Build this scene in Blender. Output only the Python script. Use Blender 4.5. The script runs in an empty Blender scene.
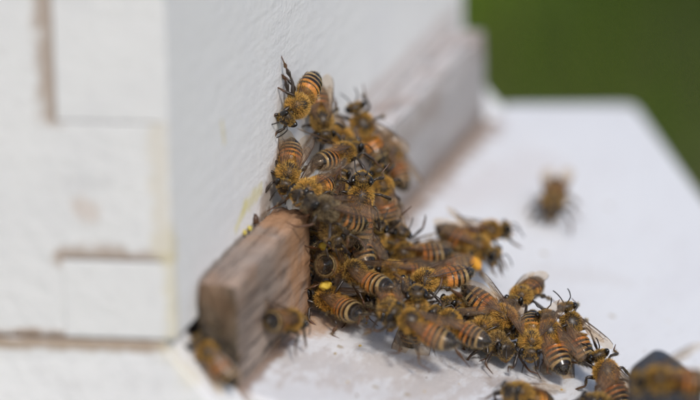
import bpy, math, random
import numpy as np
from mathutils import Matrix, Vector

sc = bpy.context.scene
C = sc.collection
S = 0.01                      # the tables below are in centimetres, Blender units are metres
R = math.radians

# ---------------------------------------------------------------- camera
cam = bpy.data.cameras.new('camera')
cam_o = bpy.data.objects.new('camera', cam)
C.objects.link(cam_o)
sc.camera = cam_o
cam.sensor_width = 36.0
cam.lens = 246.6
cam.clip_start = 0.02
cam.clip_end = 400.0
yaw, pitch, roll = -0.297, 0.312, -0.023
fwd = Vector((math.sin(yaw)*math.cos(pitch), math.cos(yaw)*math.cos(pitch), -math.sin(pitch)))
rt = fwd.cross(Vector((0, 0, 1))).normalized()
up = rt.cross(fwd)
r2 = rt*math.cos(roll) + up*math.sin(roll)
u2 = -rt*math.sin(roll) + up*math.cos(roll)
M = Matrix((r2, u2, -fwd)).transposed().to_4x4()
M.translation = Vector((29.467, -84.299, 31.626))*S
cam_o.matrix_world = M
cam.dof.use_dof = True
cam.dof.focus_distance = 100.25*S
cam.dof.aperture_fstop = 6.2
cam.dof.aperture_blades = 0

# ---------------------------------------------------------------- light
world = bpy.data.worlds.new('World')
sc.world = world
world.use_nodes = True
wt = world.node_tree
bg = wt.nodes['Background']
sky = wt.nodes.new('ShaderNodeTexSky')
sky.sky_type = 'NISHITA'
sky.sun_disc = False
SUN_EL, SUN_AZ = R(45), R(142)        # azimuth clockwise from +Y
sky.sun_elevation = SUN_EL
sky.sun_rotation = SUN_AZ
sky.dust_density = 2.2
sky.air_density = 1.0
sky.ozone_density = 1.0
wt.links.new(sky.outputs[0], bg.inputs[0])
bg.inputs[1].default_value = 0.11
sun = bpy.data.lights.new('sun', 'SUN')
sun.energy = 1.5
sun.angle = R(10)
sun.color = (1.0, 0.97, 0.94)
sun_o = bpy.data.objects.new('sun', sun)
C.objects.link(sun_o)
sd = Vector((math.sin(SUN_AZ)*math.cos(SUN_EL), math.cos(SUN_AZ)*math.cos(SUN_EL), math.sin(SUN_EL)))
sun_o.rotation_euler = sd.to_track_quat('Z', 'Y').to_euler()
sun_o.location = sd*3
sc.view_settings.view_transform = 'Standard'
sc.view_settings.look = 'None'
sc.view_settings.exposure = 0.36
sc.view_settings.gamma = 1.0
sc.cycles.transparent_max_bounces = 16
sc.cycles.max_bounces = 8

# ---------------------------------------------------------------- helpers
def tag(o, label=None, cat=None, group=None, kind=None):
    if label: o['label'] = label
    if cat: o['category'] = cat
    if group: o['group'] = group
    if kind: o['kind'] = kind
    return o

def mesh_from(name, v, faces, mats, mi=None, smooth=True, cols=None):
    """v (n,3) in metres; faces: list of index arrays (k,3) or (k,4)"""
    v = np.asarray(v, np.float32)
    me = bpy.data.meshes.new(name)
    me.vertices.add(len(v)); me.vertices.foreach_set('co', v.ravel())
    loops = np.concatenate([f.ravel() for f in faces]).astype(np.int32)
    tot = np.concatenate([np.full(len(f), f.shape[1], np.int32) for f in faces])
    st = np.concatenate([[0], np.cumsum(tot)[:-1]]).astype(np.int32)
    me.loops.add(len(loops)); me.loops.foreach_set('vertex_index', loops)
    me.polygons.add(len(tot)); me.polygons.foreach_set('loop_start', st)
    me.polygons.foreach_set('loop_total', tot)
    for m in mats: me.materials.append(m)
    if mi is not None: me.polygons.foreach_set('material_index', np.asarray(mi, np.int32))
    me.polygons.foreach_set('use_smooth', np.full(len(tot), smooth))
    if cols is not None:
        a = me.color_attributes.new('Col', 'FLOAT_COLOR', 'POINT')
        a.data.foreach_set('color', np.asarray(cols, np.float32).ravel())
    me.update(calc_edges=True)
    me.validate()
    return me

def obj(name, me, parent=None):
    o = bpy.data.objects.new(name, me)
    C.objects.link(o)
    if parent: o.parent = parent
    return o

def empty(name, loc=(0, 0, 0)):
    o = bpy.data.objects.new(name, None)
    o.empty_display_size = 0.02
    C.objects.link(o)
    o.location = Vector(loc)
    return o

class NT:
    """small shader-building helper"""
    def __init__(s, name):
        s.m = bpy.data.materials.new(name); s.m.use_nodes = True
        s.t = s.m.node_tree; s.t.nodes.clear()
        s.out = s.n('ShaderNodeOutputMaterial')
    def n(s, typ, **k):
        x = s.t.nodes.new(typ)
        for a, b in k.items(): setattr(x, a, b)
        return x
    def put(s, sock, val):
        if hasattr(val, 'is_output'): s.t.links.new(val, sock)
        elif isinstance(val, (tuple, list)) and len(val) == 3 and sock.type == 'RGBA': sock.default_value = (*val, 1)
        else: sock.default_value = val
    def math(s, op, a, b=None, c=None, clamp=False):
        x = s.n('ShaderNodeMath', operation=op, use_clamp=clamp)
        s.put(x.inputs[0], a)
        if b is not None: s.put(x.inputs[1], b)
        if c is not None: s.put(x.inputs[2], c)
        return x.outputs[0]
    def vm(s, op, a, b=None, out=0):
        x = s.n('ShaderNodeVectorMath', operation=op)
        s.put(x.inputs[0], a)
        if b is not None:
            s.put(x.inputs['Scale' if op == 'SCALE' else 1], b)
        return x.outputs[out]
    def obj(s): return s.n('ShaderNodeTexCoord').outputs['Object']
    def noise(s, vec, scale, detail=4, rough=0.55, stretch=None):
        if stretch: vec = s.vm('MULTIPLY', vec, stretch)
        x = s.n('ShaderNodeTexNoise'); s.put(x.inputs['Vector'], vec)
        x.inputs['Scale'].default_value = scale; x.inputs['Detail'].default_value = detail
        x.inputs['Roughness'].default_value = rough
        return x.outputs[0]
    def ramp(s, fac, a, b, lo=0.0, hi=1.0):
        x = s.n('ShaderNodeMapRange', interpolation_type='SMOOTHSTEP'); s.put(x.inputs[0], fac)
        x.inputs[1].default_value = a; x.inputs[2].default_value = b
        x.inputs[3].default_value = lo; x.inputs[4].default_value = hi
        return x.outputs[0]
    def mix(s, fac, a, b):
        x = s.n('ShaderNodeMix', data_type='RGBA'); s.put(x.inputs[0], fac); s.put(x.inputs[6], a); s.put(x.inputs[7], b)
        return x.outputs[2]
    def seg(s, vec, a, b):
        """distance to the segment a-b (cm -> m)"""
        a = Vector(a)*S; b = Vector(b)*S; d = b - a
        pa = s.vm('SUBTRACT', vec, tuple(a))
        h = s.math('DIVIDE', s.vm('DOT_PRODUCT', pa, tuple(d), out=1), max(d.length_squared, 1e-12))
        h = s.math('MINIMUM', s.math('MAXIMUM', h, 0.0), 1.0)
        x = s.n('ShaderNodeVectorMath', operation='SCALE'); x.inputs[0].default_value = d; s.put(x.inputs['Scale'], h)
        return s.vm('LENGTH', s.vm('SUBTRACT', pa, x.outputs[0]), out=1)
    def bump(s, h, strength, dist):
        x = s.n('ShaderNodeBump'); s.put(x.inputs['Height'], h)
        x.inputs['Strength'].default_value = strength; x.inputs['Distance'].default_value = dist
        return x.outputs[0]
    def principled(s, col, rough=0.5, normal=None, **k):
        x = s.n('ShaderNodeBsdfPrincipled')
        s.put(x.inputs['Base Color'], col); s.put(x.inputs['Roughness'], rough)
        if normal is not None: s.put(x.inputs['Normal'], normal)
        for a, b in k.items(): s.put(x.inputs[a.replace('_', ' ')], b)
        return x.outputs[0]
    def done(s, sh):
        s.t.links.new(sh, s.out.inputs[0]); return s.m

# ---------------------------------------------------------------- materials
def white_paint(name, stains_and_shade=(), base=(0.81, 0.803, 0.79), dirt=0.25, wear=None, grain=(1, 1, 1), specks=False):
    """chalky white paint on wood; stains = (a, b, radius, colour, strength) in cm"""
    t = NT(name); v = t.obj()
    big = t.noise(v, 45, 4, 0.6, grain); fine = t.noise(v, 380, 4, 0.6, grain)
    col = t.mix(t.math('MULTIPLY', t.ramp(big, 0.38, 0.75), dirt), base, (0.62, 0.615, 0.63))
    col = t.mix(t.math('MULTIPLY', t.ramp(fine, 0.56, 0.72), dirt), col, (0.60, 0.58, 0.57))
    wob = t.noise(v, 260, 5, 0.65)
    for a, b, rad, c, k in stains_and_shade:
        d = t.seg(v, a, b)
        d = t.math('ADD', d, t.math('MULTIPLY', t.math('SUBTRACT', wob, 0.5), rad*S*1.9))
        col = t.mix(t.math('MULTIPLY', t.ramp(d, rad*S*0.25, rad*S, 1.0, 0.0), k), col, c)
    if wear:
        a, b, rad, k = wear
        d = t.seg(v, a, b)
        near = t.ramp(d, 0.0, rad*S, 1.0, 0.0)
        sp = t.noise(v, 330, 6, 0.7, (1.0, 0.35, 1.0))
        m = t.ramp(t.math('ADD', sp, t.math('MULTIPLY', near, 0.26)), 0.62, 0.76)
        col = t.mix(t.math('MULTIPLY', m, k), col, (0.30, 0.19, 0.11))
        g = t.ramp(t.noise(v, 120, 5, 0.65, (1.6, 0.5, 1.0)), 0.5, 0.72)
        col = t.mix(t.math('MULTIPLY', t.math('MULTIPLY', g, near), 0.3), col, (0.42, 0.41, 0.41))
    if specks:
        vo = t.n('ShaderNodeTexVoronoi'); t.put(vo.inputs['Vector'], v); vo.inputs['Scale'].default_value = 150
        on = t.math('GREATER_THAN', t.noise(v, 61, 2), 0.56)
        m = t.math('MULTIPLY', t.ramp(t.math('ADD', vo.outputs[0], t.math('MULTIPLY', wob, 0.2)), 0.16, 0.26, 1.0, 0.0), on)
        col = t.mix(t.math('MULTIPLY', m, 0.65), col, (0.33, 0.24, 0.12))
    h = t.math('ADD', t.math('MULTIPLY', t.noise(v, 900, 3, 0.6), 0.7), t.math('ADD', t.noise(v, 250, 4, 0.6, grain), t.math('MULTIPLY', t.noise(v, 420, 3, 0.6, (1, 0.12, 1)), 0.8)))
    return t.done(t.principled(col, t.ramp(big, 0.3, 0.8, 0.55, 0.75), t.bump(h, 0.42, 0.0006)))

def weathered_wood(name, light, dark, warm, grain=(1, 0.07, 1), warm_y=None, stains_and_shade=()):
    t = NT(name); v = t.obj()
    g = t.noise(v, 700, 5, 0.6, grain); g2 = t.noise(v, 210, 4, 0.6, grain); blot = t.noise(v, 85, 4, 0.6)
    col = t.mix(t.ramp(g2, 0.3, 0.7), light, dark)
    col = t.mix(t.math('MULTIPLY', t.ramp(g, 0.48, 0.64), 0.85), col, tuple(c*0.35 for c in dark))
    w = t.ramp(blot, 0.45, 0.68)
    if warm_y:
        sx = t.n('ShaderNodeSeparateXYZ'); t.put(sx.inputs[0], v)
        w = t.math('MAXIMUM', t.math('MULTIPLY', w, 0.4), t.math('MULTIPLY', t.ramp(sx.outputs[1], warm_y[0]*S, warm_y[1]*S), t.ramp(blot, 0.28, 0.55)))
    col = t.mix(t.math('MULTIPLY', w, 0.8), col, warm)
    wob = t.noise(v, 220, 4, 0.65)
    for a, b, rad, c, k in stains_and_shade:
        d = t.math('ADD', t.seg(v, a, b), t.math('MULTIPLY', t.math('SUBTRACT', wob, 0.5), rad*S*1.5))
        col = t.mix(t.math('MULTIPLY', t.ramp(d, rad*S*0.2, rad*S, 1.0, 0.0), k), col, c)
    h = t.math('ADD', g2, t.math('MULTIPLY', g, 0.6))
    return t.done(t.principled(col, 0.7, t.bump(h, 0.7, 0.0008)))

BROWN = (0.36, 0.25, 0.17)
CREAM = (0.70, 0.63, 0.44)

# positions of stains and painted shade are on the things themselves (cm, hive axes)
m_side = white_paint('painted_side_boards', [
    ((-2.27, -0.31, 4.65), (-2.27, -0.31, 7.6), 0.4, BROWN, 0.75),
    ((-2.15, -0.3, 1.69), (-1.0, -0.13, 1.69), 0.32, BROWN, 0.75), ((-0.8, -0.1, 1.69), (-0.1, 0, 1.69), 0.26, BROWN, 0.7),
    ((-2.3, -0.3, 7.18), (0, 0, 7.18), 0.2, BROWN, 0.55),
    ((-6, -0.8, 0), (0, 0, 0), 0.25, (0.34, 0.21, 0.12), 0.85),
    
    ((-1.75, -0.25, 2.75), (-1.6, -0.22, 2.6), 0.34, (0.58, 0.44, 0.34), 0.45),
    ((-2.0, -0.28, 3.2), (-1.2, -0.2, 3.25), 0.25, (0.6, 0.59, 0.59), 0.3),
    ((-0.05, 0, 0.1), (-0.1, 0, 2.1), 0.42, CREAM, 0.85),
    ((-0.2, 0, 2.0), (-0.25, 0, 7.5), 0.3, (0.74, 0.69, 0.60), 0.8),
    ((-0.9, 0, 0.3), (-0.6, 0, 0.75), 0.5, CREAM, 0.5),
    ((0, 0, -0.1), (0, 0, 0.6), 0.35, (0.42, 0.30, 0.10), 0.6),
], dirt=0.3)
m_front = white_paint('painted_front_board', [
    ((0, 4.6, 1.32), (0, 5.7, 1.36), 0.24, (0.72, 0.65, 0.33), 0.65),
    ((0, 4.0, 1.05), (0, 4.7, 1.35), 0.14, (0.72, 0.66, 0.30), 0.7),
    ((0, 3.3, 3.5), (0, 3.42, 3.1), 0.12, (0.72, 0.62, 0.30), 0.6),
    ((0, 5.9, 1.0), (0, 6.6, 1.4), 0.5, (0.28, 0.18, 0.09), 0.6),
    ((0, 0.05, 0.0), (0, 0.0, 2.2), 0.3, CREAM, 0.6),
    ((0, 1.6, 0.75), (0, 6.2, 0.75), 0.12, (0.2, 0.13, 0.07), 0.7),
    ((0, 9, 1.05), (0, 21, 1.0), 0.35, (0.52, 0.45, 0.42), 0.6),
], dirt=0.3)
m_rail = white_paint('painted_base_rail', [
    ((-6, -0.8, -0.12), (0, 0, -0.12), 0.2, (0.36, 0.24, 0.14), 0.8),
    ((-0.2, 1.3, -0.2), (1.9, 1.3, -2.6), 0.18, (0.25, 0.15, 0.08), 0.8),
    ((-0.2, 0.1, -0.2), (0.3, 0.2, -0.8), 0.35, CREAM, 0.5),
], dirt=0.35)
m_board = white_paint('painted_landing_board', [
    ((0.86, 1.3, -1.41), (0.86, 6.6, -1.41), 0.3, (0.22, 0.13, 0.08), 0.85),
    ((1.0, 5.2, -1.45), (1.6, 6.6, -1.62), 0.55, (0.45, 0.27, 0.14), 0.75),
    ((0.86, 6.6, -1.41), (0.86, 20.3, -1.41), 0.6, (0.25, 0.16, 0.10), 0.85),  # far seam: dirt, with the shadow at the bar's foot painted in
    ((4.9, 5.9, -2.57), (5.3, 6.3, -2.68), 0.35, (0.38, 0.33, 0.30), 0.7),  # shadow under the bees, painted into the board colour
    ((1.6, 15, -1.62), (2.6, 19, -1.9), 0.9, (0.60, 0.55, 0.53), 0.35), ((4.2, 12.5, -2.37), (5.6, 13.5, -2.77), 0.6, (0.60, 0.57, 0.55), 0.3),
    ((5.5, 8.8, -2.74), (6.6, 8.4, -3.05), 0.7, (0.58, 0.55, 0.52), 0.3), ((1.8, 2.0, -1.68), (4.2, 4.6, -2.37), 1.0, (0.56, 0.54, 0.53), 0.45),
], dirt=0.5, wear=((1.4, 3.5, -1.57), (5.5, 5.8, -2.75), 2.6, 0.3), grain=(1.6, 0.35, 1), specks=True, base=(0.715, 0.715, 0.72))
m_barnear = weathered_wood('weathered_brown_wood', (0.36, 0.285, 0.235), (0.19, 0.14, 0.11), (0.40, 0.21, 0.10), warm_y=(3.2, 5.6))
m_barend = weathered_wood('cut_end_wood', (0.13, 0.10, 0.065), (0.08, 0.058, 0.036), (0.17, 0.10, 0.055), grain=(1, 1, 0.4))
m_barfar = weathered_wood('worn_whitewashed_wood', (0.63, 0.60, 0.59), (0.49, 0.46, 0.445), (0.36, 0.28, 0.24), stains_and_shade=[((0.86, 11, -1.42), (0.86, 21, -1.42), 0.85, (0.15, 0.10, 0.07), 0.9), ((0.86, 11, -0.35), (0.86, 21, -0.35), 1.25, (0.36, 0.34, 0.335), 0.75), ((0.85, 11, 0.3), (0.85, 16, 0.2), 0.5, (0.3, 0.24, 0.2), 0.5)])  # grey front, dark lower edge: weathering and seam dirt, with shade painted in
m_dark = weathered_wood('old_dark_wood', (0.10, 0.065, 0.04), (0.05, 0.032, 0.02), (0.1, 0.05, 0.02))

# ---------------------------------------------------------------- ground
t = NT('grass_soil'); v = t.obj()
m_soil = t.done(t.principled(t.mix(t.ramp(t.noise(v, 2.2, 5, 0.6), 0.35, 0.65), (0.045, 0.07, 0.012), (0.08, 0.07, 0.026)), 0.9))
GZ = -0.46
def plane_mesh(name, x0, x1, y0, y1, z, mat):
    return mesh_from(name, [(x0, y0, z), (x1, y0, z), (x1, y1, z), (x0, y1, z)], [np.array([[0, 1, 2, 3]])], [mat], smooth=False)
tag(obj('ground', plane_mesh('ground', -150, 150, -150, 150, GZ, m_soil)), kind='structure')
rng = np.random.default_rng(4)
def grass():
    n = 26000
    x = rng.uniform(-0.9, 2.4, n); y = rng.uniform(0.15, 4.2, n)
    h = rng.uniform(0.04, 0.13, n)*(1 + 0.6*np.sin(3.1*x+1.7)*np.cos(2.3*y)); w = rng.uniform(0.002, 0.0045, n)
    a = rng.uniform(0, 2*np.pi, n); b = rng.uniform(0, 2*np.pi, n); ln = h*rng.uniform(0.1, 0.8, n)
    root = np.stack([x, y, np.full(n, GZ)], 1); wd = np.stack([np.cos(a), np.sin(a), 0*a], 1)*w[:, None]
    ld = np.stack([np.cos(b), np.sin(b), 0*b], 1)
    mid = root + ld*(ln*0.35)[:, None]; mid[:, 2] += h*0.6
    tip = root + ld*ln[:, None]; tip[:, 2] += h
    V = np.stack([root-wd, root+wd, mid+wd*.8, mid-wd*.8, tip], 1).reshape(-1, 3)
    i = np.arange(n)[:, None]*5
    pal = np.array([(0.075, 0.13, 0.010), (0.11, 0.17, 0.015), (0.055, 0.095, 0.009), (0.17, 0.15, 0.04)])
    pk = pal[rng.choice(4, n, p=[.42, .3, .2, .08])]*rng.uniform(.75, 1.2, (n, 1))*np.clip(1.05+0.85*np.sin(3.4*x+0.8)*np.sin(2.6*y+0.4)+0.4*np.sin(7*x-3*y), .3, 2)[:, None]
    cols = np.repeat(np.concatenate([pk, np.ones((n, 1))], 1), 5, 0)
    t = NT('grass_blade'); a_ = t.n('ShaderNodeVertexColor', layer_name='Col')
    m = t.done(t.principled(a_.outputs[0], 0.75, Specular_IOR_Level=0.15))
    return mesh_from('grass', V, [i + np.array([[0, 1, 2, 3]]), i + np.array([[3, 2, 4]])], [m], cols=cols)
tag(obj('grass', grass()), kind='stuff')

# ---------------------------------------------------------------- hive
def prism(name, outline, axis, lo, hi, mat, bevel=0.06, shear=0.0, segs=2, only=None):
    """extrude an outline (list of (a, b), cm). axis 'x': outline in (y,z); axis 'y': outline in (x,z)"""
    import bmesh
    bm = bmesh.new()
    def P(a, b, c): return (c, a, b) if axis == 'x' else (a, c, b)
    f = bm.faces.new([bm.verts.new(P(a, b, lo)) for a, b in outline])
    r = bmesh.ops.extrude_face_region(bm, geom=[f])
    d = Vector((hi-lo, 0, 0)) if axis == 'x' else Vector((0, hi-lo, 0))
    for g in r['geom']:
        if isinstance(g, bmesh.types.BMVert): g.co += d
    bmesh.ops.recalc_face_normals(bm, faces=bm.faces)
    pick = [e for e in bm.edges if only is None or only(e.verts[0].co, e.verts[1].co)]
    if bevel: bmesh.ops.bevel(bm, geom=pick, offset=bevel, segments=segs, profile=0.5, affect='EDGES', clamp_overlap=True)
    for q in bm.verts:
        if shear and q.co.x < 0.001 and q.co.y < 2.5: q.co.y += shear*q.co.x*(2.5-q.co.y)/2.5
        q.co *= S
    me = bpy.data.meshes.new(name); bm.to_mesh(me); bm.free()
    me.materials.append(mat)
    return me
SH = 0.14
hive = empty('beehive')
tag(hive, 'white painted wooden beehive box with finger jointed corner', 'beehive')
T = 2.0
front = [(21.5, 0.06), (21.5, 24), (0, 24), (0, 10.1), (T, 10.1), (T, 7.16), (0, 7.16), (0, 4.5), (T, 4.5), (T, 1.62), (0, 1.62), (0, 0.03)]
obj('front_panel', prism('front_panel', front, 'x', -2.2, 0, m_front, 0.022, SH, only=lambda a, b: (a.y < .01 and b.y < .01) or (a.z < .1 and b.z < .1)), hive).data.materials[0] = m_front
side = [(-44, 0.04), (-2.203, 0.04), (-2.203, 1.67), (-0.22, 1.67), (-0.2, 1.625), (0, 1.622), (0, 4.498), (-0.2, 4.495), (-0.22, 4.47), (-2.225, 4.47), (-2.225, 7.27), (-0.22, 7.27), (-0.2, 7.165), (0, 7.162), (0, 10.098), (-0.2, 10.08), (-2.24, 10.05), (-2.24, 24), (-44, 24)]
obj('side_panel', prism('side_panel', side, 'y', 0, T-0.004, m_side, 0.022, SH, only=lambda a, b: a.y < .01 and b.y < .01 and min(a.x, b.x) < -.21), hive)
obj('far_side_panel', prism('far_side_panel', [(-44, 0.06), (-2.21, 0.06), (-2.21, 24), (-44, 24)], 'y', 19.5, 21.5, m_side, 0.05), hive)
obj('back_panel', prism('back_panel', [(-5, 0.06), (21.5, 0.06), (21.5, 24), (-5, 24)], 'x', -46.2, -44.02, m_front, 0.05), hive)
obj('lid', prism('lid', [(-47, 24.05), (0.8, 24.05), (0.8, 27.0), (-47, 27.0)], 'y', -7.5, 22.4, m_side, 0.12), hive)
# the front panel's finger ends show on the side face and carry the side face's stains
me = hive.children[0].data
me.materials.append(m_side)
for pl in me.polygons:
    if pl.normal.y < -0.5: pl.material_index = 1

base = empty('bottom_board')
tag(base, 'white wooden base under the hive with sloping landing board and side rails', 'hive base')
rail = [(-46, -0.04), (-0.25, -0.04), (-0.2, -0.2), (0.86, -1.42), (1.9, -2.62), (1.9, -4.6), (-46, -4.6)]
obj('side_rail', prism('side_rail', rail, 'y', 0.0, 1.3, m_rail, 0.04, SH), base)
obj('side_rail', prism('side_rail', rail, 'y', 20.32, 21.6, m_rail, 0.04), base)
obj('floor_board', prism('floor_board', [(1.31, -1.35), (20.31, -1.35), (20.31, -2.3), (1.31, -2.3)], 'x', -44, 0.3, m_dark, 0.03), base)
AL = R(16)
def landing():
    pts = [(-0.3, 1.31), (9.2, 1.31), (9.2, 14.0), (5.37, 20.34), (2.84, 24.42), (2.72, 24.55), (2.6, 24.55), (2.4, 24.4), (0.3, 22.0), (0.09, 21.75), (0.09, 20.31), (-0.3, 20.31)]
    me = prism('landing_board', pts, 'x', -1.1, 0.0, m_board, 0.0)
    # outline came out as (y,z)=(slope distance, along the hive); lay it on the slope
    co = np.empty(len(me.vertices)*3, np.float32); me.vertices.foreach_get('co', co); co = co.reshape(-1, 3)
    o, y, th = co[:, 1].copy(), co[:, 2].copy(), co[:, 0].copy()
    co[:, 0] = 0.853*S + o*math.cos(AL) + th*math.sin(AL)
    co[:, 1] = y
    co[:, 2] = -1.408*S - o*math.sin(AL) + th*math.cos(AL)
    me.vertices.foreach_set('co', co.ravel())
    import bmesh
    bm = bmesh.new(); bm.from_mesh(me)
    bmesh.ops.recalc_face_normals(bm, faces=bm.faces)
    bmesh.ops.bevel(bm, geom=[e for e in bm.edges if abs(e.verts[0].co.z-e.verts[1].co.z) < 0.9*S or True], offset=0.0008, segments=2, profile=0.5, affect='EDGES')
    bm.to_mesh(me); bm.free()
    return me
obj('landing_board', landing(), base)
m_block = weathered_wood('stand_timber', (0.2, 0.14, 0.09), (0.12, 0.08, 0.05), (0.2, 0.11, 0.05))
stand = empty('hive_stand', (0, 0, 0))
tag(stand, 'plain timber stand carrying the hive base above the grass', 'stand')
obj('top_frame', prism('top_frame', [(-46, -4.62), (1.8, -4.62), (1.8, -9.5), (-46, -9.5)], 'y', 0.2, 21.4, m_block, 0.1), stand)
for x in (-44, -5):
    for y in (1.5, 14.5):
        obj('leg', prism('leg', [(x, -9.51), (x+5, -9.51), (x+5, -46), (x, -46)], 'y', y, y+5, m_block, 0.1), stand)

def rough_bar(name, x0, x1, z0, z1, y0, y1, n, amp, mats, seed, rad=0.055, slope=0.0):
    """a weathered wooden bar along Y: rounded section, worn edges, grain ridges, split ends (cm)"""
    g = np.random.default_rng(seed)
    # section outline
    pr = []
    def side(a, b, k):
        for q in np.linspace(0, 1, k, endpoint=False): pr.append((a[0]+(b[0]-a[0])*q, a[1]+(b[1]-a[1])*q))
    r_ = rad
    side((x0+r_, z1), (x1-r_, z1), 12)
    for q in np.linspace(0, np.pi/2, 5, endpoint=False): pr.append((x1-r_+r_*math.sin(q), z1-r_+r_*math.cos(q)))
    side((x1, z1-r_), (x1, z0+r_), 22)
    for q in np.linspace(0, np.pi/2, 4, endpoint=False): pr.append((x1-r_+r_*math.cos(q), z0+r_-r_*math.sin(q)))
    side((x1-r_, z0), (x0+r_, z0), 8)
    side((x0, z0+r_), (x0, z1-r_), 12)
    pr = np.array(pr); m = len(pr)
    cx, cz = (x0+x1)/2, (z0+z1)/2
    ridge = g.normal(0, 1, (m,)); ridge = (ridge+np.roll(ridge, 1))/2
    V = np.zeros((n, m, 3))
    ph = g.uniform(0, 6.28, 8)
    nrm = pr - np.array([cx, cz]); nrm /= np.linalg.norm(nrm, axis=1)[:, None]
    wander = np.zeros((n, m)); cur = ridge.copy()
    for i in range(n):
        cur = cur*0.97 + 0.24*g.normal(0, 1, m); cur = cur*0.8 + 0.1*(np.roll(cur, 1)+np.roll(cur, -1)); wander[i] = cur
    edge = np.exp(-((np.abs(pr[:, 0]-x1)+np.abs(pr[:, 1]-z1))/0.22)**2)
    ys = np.linspace(y0, y1, n)
    chip = np.clip(np.sin(ys*2.1+ph[0])*0.6+np.sin(ys*5.3+ph[1])*0.5+g.normal(0, .25, n), 0, 2)
    for i, y in enumerate(ys):
        ka = 0.45 + 0.55*min(1, i/12)
        off = ka*amp*wander[i] - amp*(2.0 + 1.8*(i > 0.72*n and amp > .02))*edge*chip[i]
        xz = pr + nrm*off[:, None]
        V[i, :, 0] = xz[:, 0]; V[i, :, 2] = xz[:, 1]
        V[i, :, 1] = y
    for k, i in ((0, 0), (1, n-1)) if True else ():
        V[i, :, 1] += g.normal(0, amp*1.2, m)
    idx = np.arange(n*m).reshape(n, m)
    a = idx[:-1]; b = idx[1:]
    F = np.stack([a, np.roll(a, -1, 1), np.roll(b, -1, 1), b], -1).reshape(-1, 4)
    verts = [V.reshape(-1, 3)]; caps = []; base_i = n*m
    for i, flip in ((0, False), (n-1, True)):
        ring_prev = idx[i]
        for s in (0.72, 0.42, 0.16):
            ring = np.array([cx, 0, cz]) + (V[i]-np.array([cx, 0, cz]))*np.array([s, 1, s])
            ring[:, 1] = V[i, :, 1].mean() + g.normal(0, amp*.7, m)
            verts.append(ring); new = np.arange(base_i, base_i+m); base_i += m
            q = np.stack([ring_prev, new, np.roll(new, -1), np.roll(ring_prev, -1)], -1)
            caps.append(q[:, ::-1] if flip else q); ring_prev = new
        verts.append(np.array([[cx, V[i, :, 1].mean(), cz]])); c = base_i; base_i += 1
        q = np.stack([ring_prev, np.full(m, c), np.full(m, c), np.roll(ring_prev, -1)], -1)[:, [0, 1, 3]]
        caps.append(q[:, ::-1] if flip else q)
    quads = np.concatenate([F]+[c for c in caps if c.shape[1] == 4]); tris = np.concatenate([c for c in caps if c.shape[1] == 3])
    mi = np.concatenate([np.zeros(len(F)), np.ones(len(quads)-len(F)), np.ones(len(tris))])
    return mesh_from(name, np.concatenate(verts)*S, [quads, tris], mats, mi)
tag(obj('entrance_bar', rough_bar('entrance_bar', 0.03, 0.853, -1.40, 0.782, 1.32, 6.25, 120, 0.034, [m_barnear, m_barend], 3)),
    'weathered brown wooden bar with cut end at the foot of the hive wall', 'wooden bar', 'entrance bars along the hive front')
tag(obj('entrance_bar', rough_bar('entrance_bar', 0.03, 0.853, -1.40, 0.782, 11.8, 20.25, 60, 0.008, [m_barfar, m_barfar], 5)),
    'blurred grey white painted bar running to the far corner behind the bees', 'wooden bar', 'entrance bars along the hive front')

# little lumps of wax and propolis where the bar meets the wall
t = NT('propolis'); m_prop = t.done(t.principled((0.06, 0.025, 0.01), 0.4))
t = NT('wax'); m_wax = t.done(t.principled((0.55, 0.42, 0.08), 0.45, Subsurface_Weight=0.2))
def lump(name, loc, size, mat, seed, label, spike=1.6):
    import bmesh
    g = random.Random(seed); bm = bmesh.new()
    bmesh.ops.create_icosphere(bm, subdivisions=2, radius=1)
    for q in bm.verts:
        q.co *= g.uniform(0.75, 1.2)
        q.co.z *= spike if q.co.z > 0 else 0.6
        q.co *= size*S
    me = bpy.data.meshes.new(name); bm.to_mesh(me); bm.free(); me.materials.append(mat)
    for pl in me.polygons: pl.use_smooth = True
    o = obj(name, me); o.location = Vector(loc)*S
    return tag(o, label, 'lump')
lump('propolis_lump', (0.04, 5.15, 0.83), 0.07, m_prop, 1, 'dark pointed propolis lump at the wall just left of the bees', 2.4)
lump('wax_lump', (0.04, 4.75, 0.80), 0.055, m_wax, 2, 'yellowish wax lump between bar and wall beside the dark pointed lump', 1.5)
lump('wax_lump', (0.03, 4.45, 0.80), 0.05, m_wax, 7, 'small pale wax lump, the one nearest the cut end of the bar', 2.2)

# a small dark gable-shaped block on the board in the near right corner
t = NT('dark_slate'); m_slate = t.done(t.principled((0.035, 0.036, 0.045), 0.5, t.bump(t.noise(t.obj(), 900, 4), 0.6, 0.0004)))
bl = obj('slate_block', prism('slate_block', [(-0.60, 0.17), (0.95, -0.26), (0.98, 1.7), (0.80, 1.92), (0.22, 2.36), (0.0, 2.40), (-0.5, 2.06), (-0.6, 1.88)], 'y', -0.45, 0.45, m_slate, 0.17))
bl.scale = (0.9, 0.9, 0.985)
bl.location = Vector((8.60, 4.80, -3.62))*S
bl.rotation_euler = (0, 0, R(20))
tag(bl, 'dark grey pointed block standing on the board behind the blurred corner bee', 'block')

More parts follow.
